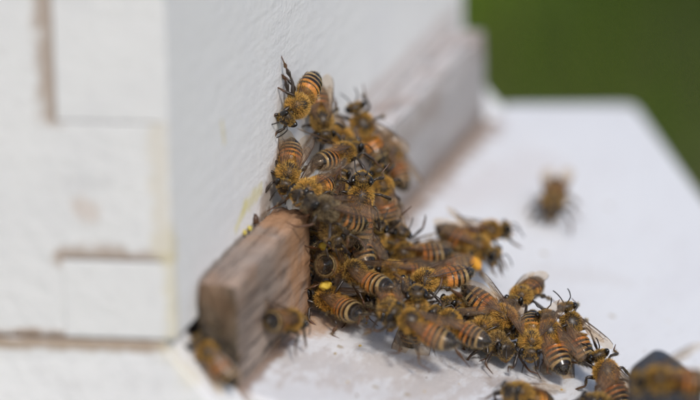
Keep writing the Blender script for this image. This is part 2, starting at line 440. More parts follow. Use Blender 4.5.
def debris():
    g = np.random.default_rng(8); n = 46
    o = g.uniform(0.3, 7.5, n); y = g.uniform(2.0, 12.5, n); V, F = [], []
    oct_ = np.array([(1, 0, 0), (-1, 0, 0), (0, 1, 0), (0, -1, 0), (0, 0, 1), (0, 0, -1)], float)
    tri = np.array([(0, 2, 4), (2, 1, 4), (1, 3, 4), (3, 0, 4), (2, 0, 5), (1, 2, 5), (3, 1, 5), (0, 3, 5)])
    for i in range(n):
        c = np.array([0.853+o[i]*math.cos(AL), y[i], -1.408-o[i]*math.sin(AL)+0.015])
        F.append(tri+6*i); V.append(c+oct_*g.uniform(.012, .045)*g.uniform(.6, 1.4, (6, 1))*np.array([1, 1, .6]))
    t = NT('debris_crumb'); v = t.obj()
    mt = t.done(t.principled(t.mix(t.ramp(t.noise(v, 60, 1), .42, .58), (0.16, 0.09, 0.035), (0.55, 0.38, 0.08)), 0.8))
    return mesh_from('hive_debris', np.concatenate(V)*S, [np.concatenate(F)], [mt], smooth=False)
tag(obj('hive_debris', debris()), 'scattered crumbs of wax and pollen on the landing board', 'debris', kind='stuff')

# ---------------------------------------------------------------- bees (built in mm, head towards +X, back towards +Z)
t = NT('bee_body')
a_ = t.n('ShaderNodeVertexColor', layer_name='Col'); v = t.obj()
nz = t.noise(v, 2600, 3, 0.6)
col = t.mix(t.ramp(nz, 0.4, 0.75, 0.0, 0.35), a_.outputs[0], (0.02, 0.012, 0.006))
m_body = t.done(t.principled(col, t.ramp(a_.outputs[1], 0, 1, 0.55, 0.2), t.bump(t.noise(v, 4000, 2, 0.5), 0.35, 0.00004)))
t = NT('bee_hair'); a_ = t.n('ShaderNodeVertexColor', layer_name='Col')
di = t.n('ShaderNodeBsdfDiffuse'); t.put(di.inputs[0], a_.outputs[0])
tr = t.n('ShaderNodeBsdfTranslucent'); t.put(tr.inputs[0], a_.outputs[0])
gl = t.n('ShaderNodeBsdfGlossy'); gl.inputs['Roughness'].default_value = 0.35; t.put(gl.inputs[0], (0.9, 0.8, 0.6))
mx = t.n('ShaderNodeMixShader'); mx.inputs[0].default_value = 0.42; t.t.links.new(di.outputs[0], mx.inputs[1]); t.t.links.new(tr.outputs[0], mx.inputs[2])
mx2 = t.n('ShaderNodeMixShader'); mx2.inputs[0].default_value = 0.04; t.t.links.new(mx.outputs[0], mx2.inputs[1]); t.t.links.new(gl.outputs[0], mx2.inputs[2])
m_hair = t.done(mx2.outputs[0])
t = NT('compound_eye'); v = t.obj()
vo = t.n('ShaderNodeTexVoronoi'); t.put(vo.inputs['Vector'], v); vo.inputs['Scale'].default_value = 14000
m_eye = t.done(t.principled((0.006, 0.004, 0.003), 0.12, t.bump(vo.outputs[0], 0.25, 0.00002)))
def wing_mat():
    t = NT('wing_membrane'); v = t.obj()
    p = t.principled((0.44, 0.32, 0.22), 0.16, t.bump(t.noise(v, 900, 3, 0.5), 0.5, 0.0002), Specular_IOR_Level=1.0)
    tp = t.n('ShaderNodeBsdfTransparent'); tp.inputs[0].default_value = (0.97, 0.88, 0.76, 1)
    trl = t.n('ShaderNodeBsdfTranslucent'); trl.inputs[0].default_value = (0.5, 0.34, 0.2, 1)
    a = t.n('ShaderNodeMixShader'); a.inputs[0].default_value = 0.4
    t.t.links.new(p, a.inputs[1]); t.t.links.new(trl.outputs[0], a.inputs[2])
    b = t.n('ShaderNodeMixShader'); t.put(b.inputs[0], t.ramp(t.noise(v, 500, 3), 0.3, 0.7, 0.11, 0.25))
    t.t.links.new(tp.outputs[0], b.inputs[1]); t.t.links.new(a.outputs[0], b.inputs[2])
    return t.done(b.outputs[0])
m_wing = wing_mat()
t = NT('wing_vein'); m_vein = t.done(t.principled((0.055, 0.026, 0.012), 0.4))
def pollen_mat(name, c):
    t = NT(name); v = t.obj()
    return t.done(t.principled(t.mix(t.noise(v, 3000, 3), c, tuple(q*0.6 for q in c)), 0.75, t.bump(t.noise(v, 2600, 3), 0.8, 0.0001)))
m_pollen = {'yellow': pollen_mat('yellow_pollen', (0.78, 0.53, 0.06)), 'orange': pollen_mat('orange_pollen', (0.82, 0.38, 0.03))}
MM = 0.001

def tube(pts, rad, k=8, flat=None):
    """tapered tube along pts (n,3); flat squeezes it in one direction"""
    pts = np.asarray(pts, float); n = len(pts)
    T = np.gradient(pts, axis=0); T /= np.linalg.norm(T, axis=1)[:, None]+1e-9
    ref = np.array([0.13, 0.2, 1.0]); U = np.cross(T, ref); U /= np.linalg.norm(U, axis=1)[:, None]+1e-9
    W = np.cross(U, T)
    th = np.linspace(0, 2*np.pi, k, endpoint=False)
    fl = np.ones(n) if flat is None else np.asarray(flat)
    rad = np.asarray(rad)
    V = pts[:, None] + rad[:, None, None]*(np.cos(th)[None, :, None]*U[:, None]*fl[:, None, None] + np.sin(th)[None, :, None]*W[:, None])
    i = np.arange(n*k).reshape(n, k); a, b = i[:-1], i[1:]
    return V.reshape(-1, 3), np.stack([a, np.roll(a, -1, 1), np.roll(b, -1, 1), b], -1).reshape(-1, 4)

def smooth_poly(P, per=5, sharp=0.18):
    """polyline with softly rounded corners"""
    P = [np.asarray(q, float) for q in P]; out = [P[0]]
    for i in range(1, len(P)):
        a, b = P[i-1], P[i]
        s0 = sharp if i > 1 else 0.0; s1 = 1-sharp if i < len(P)-1 else 1.0
        for q in np.linspace(s0, s1, per): out.append(a+(b-a)*q)
    o = [out[0]]
    for q in out[1:]:
        if np.linalg.norm(q-o[-1]) > 1e-4: o.append(q)
    return np.array(o)

def wing_mesh(name, L, lead, trail, veins):
    nt, ns = 30, 9
    tt = np.linspace(0, 1, nt)
    ly = np.interp(tt, *zip(*lead)); ty = np.interp(tt, *zip(*trail))
    s = np.linspace(0, 1, ns)
    Y = ly[:, None]*(1-s) + ty[:, None]*s
    X = np.repeat(tt[:, None]*L, ns, 1)
    def hgt(x, s_): return 0.07*np.sin(s_*9)*np.sin(np.pi*np.clip(x/L, 0, 1)) - 0.25*(x/L)**2 + 0.06*np.sin(x*2.1)*s_
    Z = hgt(X, np.repeat(s[None], nt, 0))
    V = [np.stack([X, Y, Z], -1).reshape(-1, 3)]
    i = np.arange(nt*ns).reshape(nt, ns)
    F = [np.stack([i[:-1, :-1], i[:-1, 1:], i[1:, 1:], i[1:, :-1]], -1).reshape(-1, 4)]
    mi = [np.zeros(len(F[0]))]; nv = nt*ns
    for pl, r0, r1 in veins:
        pl = np.array(pl); q = np.linspace(0, len(pl)-1, 12)
        a = np.interp(q, range(len(pl)), pl[:, 0]); b = np.interp(q, range(len(pl)), pl[:, 1])
        yy = np.interp(a, tt, ly)*(1-b) + np.interp(a, tt, ty)*b
        P = np.stack([a*L, yy, hgt(a*L, b)], -1)
        vv, ff = tube(P, np.linspace(r0, r1, 12), 5)
        V.append(vv); F.append(ff+nv); nv += len(vv); mi.append(np.ones(len(ff)))
    return mesh_from(name, np.concatenate(V)*MM, [np.concatenate(F)], [m_wing, m_vein], np.concatenate(mi))
FW = wing_mesh('forewing', 9.3, [(0, .15), (.1, .4), (.5, .62), (.8, .6), (.93, .25), (1, -.7)], [(0, -.2), (.12, -.6), (.35, -1.9), (.55, -2.5), (.75, -2.35), (.9, -1.85), (.97, -1.3), (1, -.75)],
    [([(0, .0), (.3, .0), (.6, .0), (.8, .0), (.93, .0)], .09, .045), ([(0, .3), (.25, .12), (.55, .08), (.72, .05)], .07, .035),
     ([(0, .5), (.2, .42), (.45, .38), (.62, .35), (.8, .22)], .06, .02), ([(.02, .7), (.25, .72), (.5, .72), (.68, .62)], .05, .02),
     ([(.45, .38), (.47, .55), (.5, .72)], .03, .03), ([(.56, .08), (.58, .22), (.6, .36)], .03, .03), ([(.68, .06), (.72, .2), (.7, .4), (.68, .62)], .03, .025),
     ([(.2, .42), (.24, .58), (.25, .72)], .03, .03), ([(0, .9), (.25, .92), (.42, .96)], .04, .02)])
HW = wing_mesh('hindwing', 6.4, [(0, .1), (.3, .3), (.7, .3), (.92, .0), (1, -.5)], [(0, -.2), (.15, -.7), (.4, -1.5), (.65, -1.6), (.85, -1.2), (.97, -.8), (1, -.55)],
    [([(0, 0), (.5, 0), (.9, 0)], .07, .03), ([(0, .4), (.3, .35), (.6, .3)], .05, .02), ([(0, .65), (.3, .68), (.55, .7)], .04, .02), ([(.3, .35), (.32, .5), (.3, .68)], .03, .03)])

def blob_mesh(name, rx, ry, rz, mat, sub, jitter=0.0, seed=0):
    import bmesh
    g = random.Random(seed); bm = bmesh.new()
    bmesh.ops.create_icosphere(bm, subdivisions=sub, radius=1)
    for q in bm.verts:
        k = 1+g.uniform(-jitter, jitter)
        q.co = Vector((q.co.x*rx*k, q.co.y*ry*k, q.co.z*rz*k))*MM
    me = bpy.data.meshes.new(name); bm.to_mesh(me); bm.free(); me.materials.append(mat)
    for pl in me.polygons: pl.use_smooth = True
    return me
EYE = blob_mesh('compound_eye', 0.72, 0.6, 1.25, m_eye, 3)
POL = {k: blob_mesh('pollen_load', 1.35, 0.85, 0.95, m, 3, 0.15, 3) for k, m in m_pollen.items()}

AB_U = [0, .04, .12, .28, .48, .66, .82, .93, .98, 1]
AB_R = [.5, 1.35, 1.95, 2.28, 2.3, 2.05, 1.5, .85, .4, .06]
TERG = np.array([0, .15, .31, .47, .63, .80, 1.0001])
LEGS = [  # left side, hip to claw
    [(1.3, .8, -1.5), (2.9, 2.5, -0.5), (3.9, 3.5, -2.3), (4.6, 3.9, -3.2), (5.5, 4.2, -3.7)],
    [(0, .9, -1.6), (0.2, 3.3, -0.5), (-0.4, 4.5, -2.1), (-0.9, 4.9, -3.2), (-1.7, 5.3, -3.7)],
    [(-1.3, .9, -1.6), (-2.5, 2.9, -0.2), (-4.9, 3.6, -1.5), (-6.6, 3.9, -3.0), (-7.9, 4.1, -3.7)]]

def rotm(axis, deg): return np.array(Matrix.Rotation(R(deg), 3, axis))

def make_bee(loc, hd, do, label, dark=.4, ad=12, ay=None, hp=-5, hy=None, spread=(11, 11), lift=(2, 2), bare=1.0, tone=0.0, size=1.13, legs=None, pollen=None, side_wing=0, hind=0.0, seed=0):
    g = np.random.default_rng(100+seed)
    abl = g.uniform(.9, 1.08); size = size*g.uniform(.94, 1.08); tone = tone + g.uniform(-.25, .2); dark = dark + g.uniform(-.12, .2); wear_ = g.uniform(.55, 1.1); bare = bare*g.uniform(.85, 1.35)
    if ay is None: ay = g.uniform(-10, 10)
    if hy is None: hy = g.uniform(-12, 12)
    K = 40; th = np.linspace(0, 2*np.pi, K, endpoint=False)          # 0 = left, pi/2 = back
    # stations along the body
    sh = 1.0 - np.cos(np.linspace(0.06, 1, 16)*np.pi*0.97); stt = 2.35 + 2.0*(1-np.cos(np.linspace(0.02, 0.98, 22)*np.pi))
    ua = np.concatenate([np.linspace(0, 1, 74)])
    s_ab = 6.55 + ua*7.0*abl
    s = np.concatenate([sh, [2.1, 2.2], stt, [6.4, 6.48], s_ab])
    part = np.concatenate([np.zeros(16), np.ones(1), np.ones(1), np.full(22, 2), np.full(2, 3), np.full(74, 4)]).astype(int)
    n = len(s)
    w = np.zeros(n); h = np.zeros(n)
    q = (sh-1)/1.0; e = np.sqrt(np.clip(1-q**2, 0, 1)); w[part == 0] = 1.72*e**.8; h[part == 0] = 1.62*e**.8
    w[part == 1] = .6; h[part == 1] = .6
    q = (stt-4.35)/2.02; e = np.clip(1-q**2, 0, 1)**.45; w[part == 2] = 2.0*e; h[part == 2] = 1.9*e
    w[part == 3] = .5; h[part == 3] = .5
    k = np.clip(np.searchsorted(TERG, ua, 'right')-1, 0, 5); fr = (ua-TERG[k])/(TERG[k+1]-TERG[k])
    rr = np.interp(ua, AB_U, AB_R)
    rr = np.convolve(np.pad(rr, 2, mode='edge'), np.ones(5)/5, 'valid')*(1+0.075*fr**1.3-0.03)
    w[part == 4] = rr*.98; h[part == 4] = rr*.86
    # bent spine, thorax centre (s = 4.35) at the origin
    pit = np.zeros(n); yw = np.zeros(n)
    b = np.clip((s-6.3)/7.2, 0, 1); pit = -ad*b*1.2 + 6*np.clip((s-6.0)/0.6, 0, 1)*(1-b); yw = ay*b
    fwd_part = s < 2.3
    cen = np.zeros((n, 3)); Rm = np.zeros((n, 3, 3))
    for i in range(n):
        Rm[i] = rotm('Z', yw[i]) @ rotm('Y', -pit[i])
    i0 = int(np.argmin(np.abs(s-4.35)))
    for i in range(i0+1, n): cen[i] = cen[i-1] + Rm[i] @ np.array([-(s[i]-s[i-1]), 0, 0])
    Hrot = rotm('Z', hy) @ rotm('Y', -hp)
    neck = np.array([4.35-2.3, 0, -0.1])
    for i in range(i0-1, -1, -1):
        if s[i] >= 2.3: cen[i] = np.array([4.35-s[i], 0, 0])
        else: cen[i] = neck + Hrot @ np.array([2.3-s[i], 0, 0]); Rm[i] = Hrot
    hc = neck + Hrot @ np.array([1.3, 0, -0.12])
    cz = np.zeros(n); cz[part == 0] = -0.22
    ct, st_ = np.cos(th), np.sin(th)
    lx = np.zeros((n, K)); ly = w[:, None]*ct; lz = h[:, None]*st_
    hd_m = part == 0
    ly[hd_m] *= 1-0.42*np.clip(-st_, 0, 1)[None]**1.3          # face tapers to the jaws
    lz[hd_m] *= np.where(st_ < 0, 1.22, 0.95)[None]
    tx = part == 2
    lz[tx] *= np.where(st_ < 0, .95, 1.02)[None]
    ab = part == 4
    lz[ab] *= np.where(st_ < 0, .9, 1.0)[None]                   # flatter belly
    lz += cz[:, None]
    Lc = np.stack([lx, ly, lz], -1)
    V = cen[:, None] + np.einsum('nij,nkj->nki', Rm, Lc)
    idx = np.arange(n*K).reshape(n, K); a, b2 = idx[:-1], idx[1:]
    F = np.stack([a, b2, np.roll(b2, -1, 1), np.roll(a, -1, 1)], -1).reshape(-1, 4)
    # normals
    dS = np.gradient(V, axis=0); dT = np.roll(V, -1, 1)-np.roll(V, 1, 1)
    N = np.cross(dT, dS); N /= np.linalg.norm(N, axis=-1)[..., None]+1e-9
    out = V-cen[:, None]; sg = np.sign((N*out).sum(-1)); N *= sg[..., None]
    # colours
    blk = np.array([.012, .009, .007]); org = np.array([.60, .22, .04])*(1+.25*tone); org2 = np.array([.40, .19, .06]); tan = np.array([.60, .42, .19])
    Cc = np.zeros((n, K, 4)); Cc[..., :3] = np.array([.028, .018, .010]); Cc[..., 3] = .45
    Cc[hd_m, :, :3] = [.03, .02, .012]
    ia = np.where(ab)[0]; wob = 0.06*g.normal(0, 1, (6, 4))
    dorsal = np.clip(st_, 0, 1)
    for j, i in enumerate(ia):
        kk, f_ = k[j], fr[j]
        f_th = f_ + wob[kk, 0]*np.cos(th) + wob[kk, 1]*np.cos(2*th) + wob[kk, 2]*np.cos(3*th)*.6
        edge = [0.70, 0.50, 0.38, 0.32, 0.28, 0.03][kk] - 0.45*(dark-.3)*[1.2, 1, .7, .35, .3, .2][kk]
        edge = edge + 0.15*(1-dorsal)
        bl = np.clip((f_th-edge)/0.12, 0, 1)
        front_c = [org2*.45, org, org, org2*.95, tan*.7, blk*2][kk]
        c = front_c*(1-bl[:, None]) + blk*bl[:, None]
        if kk in (2, 3, 4):                                                    # pale hair base of the ring
            ph = np.clip((0.22-f_th)/0.1, 0, 1)*[0, 0, .35, .8, .9, 0][kk]
            c = c*(1-ph[:, None]) + tan*ph[:, None]
        rim = np.clip((f_th-.93)/.05, 0, 1)*.2
        c = c*(1-rim[:, None]) + np.array([.13, .07, .03])*rim[:, None]
        belly = np.clip(-st_-.35, 0, 1)*.8
        c = c*(1-belly[:, None]) + np.array([.22, .12, .05])*belly[:, None]
        Cc[i, :, :3] = c
        Cc[i, :, 3] = .5 + .5*bl
    gl = Cc[..., 3].copy()
    verts = [V.reshape(-1, 3)]; faces = [F]; cols = [Cc.reshape(-1, 4)]; nv = n*K
    verts.append(np.stack([V[0].mean(0), V[-1].mean(0)])); cols.append(np.array([[.03, .02, .01, .5], [.01, .01, .01, .9]]))
    tr_ = [np.stack([np.full(K, nv), idx[0], np.roll(idx[0], -1)], -1), np.stack([np.full(K, nv+1), np.roll(idx[-1], -1), idx[-1]], -1)]
    nv += 2
    def add_tube(P, r_, c, k_=8, flat=None):
        nonlocal nv
        vv, ff = tube(P, r_, k_, flat)
        verts.append(vv); faces.append(ff+nv); nv += len(vv)
        cc = np.repeat(np.asarray(c, float).reshape(-1, 4) if np.ndim(c) > 1 else np.tile(np.asarray(c, float), (len(P), 1)), k_, 0)
        cols.append(cc)
    # legs
    leg_pts = []
    if legs is None:
        for sd_ in (1, -1):
            for j, lg in enumerate(LEGS):
                P = np.array(lg)*np.array([1, sd_, 1])
                jit = g.normal(0, 1, (5, 3))*np.array([.05, .35, .6, .7, .8])[:, None]*np.array([1.2, .7, .4])
                if j == 2: P[1:, 0] += hind
                P = P + jit; leg_pts.append((P, j))
    else:
        leg_pts = [(np.array(P), (0, 0, 1, 2, 2, 1)[j]) for j, P in enumerate(legs)]
    pol_pos = []
    for P, j in leg_pts:
        d = P[1]-P[0]
        R5 = [(.34, .33, .2), (.34, .33, .22), (.38, .36, .24)][j]
        pts = smooth_poly(P, 6, .12); m = len(pts)
        seg_l = np.concatenate([[0], np.cumsum(np.linalg.norm(np.diff(pts, axis=0), axis=1))])
        jl = [np.argmin(np.linalg.norm(pts-q, axis=1)) for q in P]
        rad = np.zeros(m)
        tib = (.32 if j < 2 else .6); bas = (.22 if j < 2 else .48)
        ctrl_i = [0, (jl[0]+jl[1])//2, jl[1], (jl[1]*2+jl[2])//3, (jl[1]+jl[2]*3)//4, jl[2], (jl[2]+jl[3])//2, jl[3], (jl[3]+jl[4])//2, m-1]
        ctrl_r = [.36, .4, .22, .26, tib, .2, bas, .15, .11, .07]
        o_ = np.argsort(ctrl_i, kind='stable'); rad = np.interp(np.arange(m), np.array(ctrl_i)[o_], np.array(ctrl_r)[o_])
        fl = np.ones(m)
        if j == 2: fl = np.interp(np.arange(m), [0, jl[1], jl[1]+2, jl[3], m], [1, 1, .5, .5, 1])
        lc = np.tile([.022, .013, .008, .6], (m, 1)); red = np.array([.12, .045, .015, .5])
        lc[jl[2]:] = lc[jl[2]:]*.35 + red*.65
        add_tube(pts, rad, lc, 8, fl)
        if j == 2: pol_pos.append((P[1]*.35+P[2]*.65, P[2]-P[1]))
    # antennae, jaws
    for sd_ in (1, -1):
        A = np.array([(.75, .3*sd_, .15), (1.35, .75*sd_, .55), (1.75, 1.0*sd_, .75), (2.5, 1.25*sd_, .1), (3.1, 1.45*sd_, -.8), (3.3, 1.5*sd_, -1.3)])
        A[2:] += g.normal(0, .25, (1, 3))
        add_tube((Hrot @ smooth_poly(A, 4, .15).T).T + hc, np.full(len(smooth_poly(A, 4, .15)), .12), [.012, .008, .006, .7], 7)
        J = np.array([(.35, .45*sd_, -1.55), (.55, .35*sd_, -1.95), (.55, .08*sd_, -2.2)])
        add_tube((Hrot @ smooth_poly(J, 3).T).T + hc, np.linspace(.3, .12, len(smooth_poly(J, 3))), [.10, .045, .015, .7], 6)
    me = mesh_from('honey_bee', np.concatenate(verts)*MM, [np.concatenate(faces), np.concatenate(tr_)], [m_body], cols=np.concatenate(cols))
    root = obj('honey_bee', me)
    X = Vector(hd); Z = Vector(do); Y = Z.cross(X)
    Mw = Matrix((X, Y, Z)).transposed().to_4x4()
    root.matrix_world = Matrix.Translation(Vector(loc)*S) @ Mw @ Matrix.Scale(size, 4)
    tag(root, label, 'bee', 'honey bees crowding the hive entrance')
    # hair ----------------------------------------------------------------
    hv, hf4, hf3, hcol = [], [], [], []
    gold = np.array([.86, .53, .13]); pale = np.array([.55, .42, .22]); br = np.array([.17, .09, .035])
    base_c = gold*(1-max(0, -tone)) + np.array([.36, .29, .19])*max(0, -tone)
    if tone > 0: base_c = base_c*(1+.15*tone)
    def hairs(cnt, ist, wt, length, back, width, c, cj=.25):
        nonlocal hv
        pr = np.ones((len(ist), K)) if wt is None else wt
        rad_w = w[ist][:, None]*np.ones(K)*np.gradient(s)[ist][:, None]
        pr = (pr*np.abs(rad_w)).ravel(); pr /= pr.sum()
        pk = g.choice(len(pr), cnt, p=pr); ii = np.asarray(ist)[pk//K]; kk = pk % K
        f1 = g.uniform(-.5, .5, cnt); f2 = g.uniform(-.5, .5, cnt)
        i2 = np.clip(ii+np.sign(f1).astype(int), 0, n-1); i2 = np.where(part[i2] == part[ii], i2, ii); k2 = (kk+np.sign(f2).astype(int)) % K
        p0 = V[ii, kk]*(1-abs(f1)-abs(f2)+abs(f1*f2))[:, None] + V[i2, kk]*(abs(f1)*(1-abs(f2)))[:, None] + V[ii, k2]*(abs(f2)*(1-abs(f1)))[:, None] + V[i2, k2]*(abs(f1*f2))[:, None]
        nn = N[ii, kk]; bk = dS[ii, kk]; bk = bk/(np.linalg.norm(bk, axis=1)[:, None]+1e-9)
        Lh = length*g.uniform(.55, 1.15, cnt)[:, None]
        d1 = nn + bk*back*.5 + g.normal(0, .22, (cnt, 3)); d1 /= np.linalg.norm(d1, axis=1)[:, None]
        d2 = nn + bk*back + g.normal(0, .4, (cnt, 3)); d2 /= np.linalg.norm(d2, axis=1)[:, None]
        mid = p0 + d1*Lh*.5; tip = mid + d2*Lh*.5
        wd = np.cross(d1, g.normal(0, 1, (cnt, 3))); wd *= width/(np.linalg.norm(wd, axis=1)[:, None]+1e-9)
        p0 = p0 - nn*.05
        o = sum(len(x) for x in hv)
        hv.append(np.stack([p0-wd, p0+wd, mid+wd*.75, mid-wd*.75, tip], 1).reshape(-1, 3))
        b_ = np.arange(cnt)[:, None]*5 + o
        hf4.append(b_+np.array([[0, 1, 2, 3]])); hf3.append(b_+np.array([[3, 2, 4]]))
        cc = c*np.clip(1+g.normal(0, cj, (cnt, 1)), .35, 1.7)
        hcol.append(np.repeat(np.concatenate([cc, np.ones((cnt, 1))], 1), 5, 0))
    it = np.where(tx)[0]
    tq = (s[it]-4.35)/2.0
    bald = 1-0.93*np.exp(-(((tq[:, None]-.05)/(.40*bare))**2 + ((th[None]-np.pi/2)/(.52*bare))**2)**1.5)     # worn patch on the back
    ring = 1+0.8*np.exp(-((np.abs(tq[:, None])-.75)/.25)**2)
    hairs(int(4000*wear_), it, bald*ring, .70, .8, .023, base_c, .35)
    hairs(1500, it, bald*ring, .68, .8, .024, br*.45)
    hairs(int(700*wear_), it, bald, .95, .5, .022, base_c*1.1)
    ih = np.where(hd_m)[0][3:]
    ey = 1-.93*(np.abs(ct)[None]**2.2)*(st_[None] > -.6)*np.ones((len(ih), 1))
    hairs(650, ih, ey, .42, .1, .026, base_c*.6)
    iface = np.where(hd_m)[0][1:6]
    hairs(380, iface, None, .34, .2, .03, base_c*.8)
    for kk, cnt, ln in ((0, 600, .75), (1, 300, .36), (2, 380, .32), (3, 480, .29), (4, 380, .28), (5, 90, .26)):
        sel = ia[(k == kk) & (fr < [.9, .7, .28, .17, .16, .8][kk])]
        wt = (np.clip(st_+.75, .1, 1)[None]*np.ones((len(sel), 1)))
        hairs(cnt, sel, wt, ln, 2.3, .026, (base_c*.8 if kk < 3 else pale*.8))
    hairs(900, ia, (np.clip(-st_+.15, 0.05, 1)[None]*np.ones((len(ia), 1))), .6, 1.4, .024, pale*.75)
    sel = ia[fr > .7]
    hairs(260, sel, None, .4, 2.0, .02, br)
    # leg hair
    lv, l4, l3, lc_ = [], [], [], []
    for P, j in leg_pts:
        cnt = 150 if j < 2 else 260
        tq = g.uniform(0.1, 2.9 if j < 2 else 2.95, cnt); i_ = tq.astype(int); f_ = (tq-i_)[:, None]
        p0 = P[i_]*(1-f_)+P[i_+1]*f_
        ax = P[i_+1]-P[i_]; ax /= np.linalg.norm(ax, axis=1)[:, None]+1e-9
        nn = np.cross(ax, g.normal(0, 1, (cnt, 3))); nn /= np.linalg.norm(nn, axis=1)[:, None]+1e-9
        tip = p0 + nn*g.uniform(.45, .85, cnt)[:, None] + ax*.3
        wd = np.cross(nn, ax)*.02; mid = p0*.45+tip*.55
        o = sum(len(x) for x in hv)
        hv.append(np.stack([p0-wd, p0+wd, mid+wd*.75, mid-wd*.75, tip], 1).reshape(-1, 3))
        b_ = np.arange(cnt)[:, None]*5+o
        hf4.append(b_+np.array([[0, 1, 2, 3]])); hf3.append(b_+np.array([[3, 2, 4]]))
        hcol.append(np.repeat(np.concatenate([pale*.6*np.clip(1+g.normal(0, .3, (cnt, 1)), .3, 1.6), np.ones((cnt, 1))], 1), 5, 0))
    fur = obj('fur', mesh_from('fur', np.concatenate(hv)*MM, [np.concatenate(hf4), np.concatenate(hf3)], [m_hair], cols=np.concatenate(hcol)), root)
    fur['kind'] = 'stuff'
    # eyes
    for sd_ in (1, -1):
        e = obj('compound_eye', EYE, root)
        Re = Matrix([list(q) for q in Hrot]).to_4x4() @ Matrix.Rotation(R(-14*sd_), 4, 'X') @ Matrix.Rotation(R(18*sd_), 4, 'Z')
        p_ = hc + Hrot @ np.array([.02, 1.36*sd_, .28])
        e.matrix_local = Matrix.Translation(Vector(p_)*MM) @ Re
    # wings
    for ki, sd_ in enumerate((1, -1)):
        for nm, msh, hx, ds, dl in (('forewing', FW, .45, 0, 0), ('hindwing', HW, -.35, 5, -5)):
            f_ = R(spread[ki]+ds); l_ = R(lift[ki]+dl+8)
            Lx = Vector((-math.cos(f_)*math.cos(l_), sd_*math.sin(f_)*math.cos(l_), math.sin(l_)))
            ld = Vector((math.sin(f_), sd_*math.cos(f_), -.35 if lift[ki] < 20 else 0.0))
            ld = (ld-Lx*ld.dot(Lx)).normalized(); nz_ = Lx.cross(ld)
            wg = obj(nm, msh, root)
            Mm = Matrix((Lx, ld, nz_)).transposed().to_4x4()
            Mm.translation = Vector((hx, 1.35*sd_, 1.45 - (0 if nm == 'forewing' else .15)))*MM
            wg.matrix_local = Mm
    if pollen:
        for pp, dd in pol_pos:
            o = obj('pollen_load', POL[pollen], root)
            yv = np.array([0, np.sign(pp[1])*.55, .25])
            q_ = Vector(dd).to_track_quat('X', 'Z').to_matrix().to_4x4()
            o.matrix_local = Matrix.Translation(Vector(pp+yv)*MM) @ q_
    return root

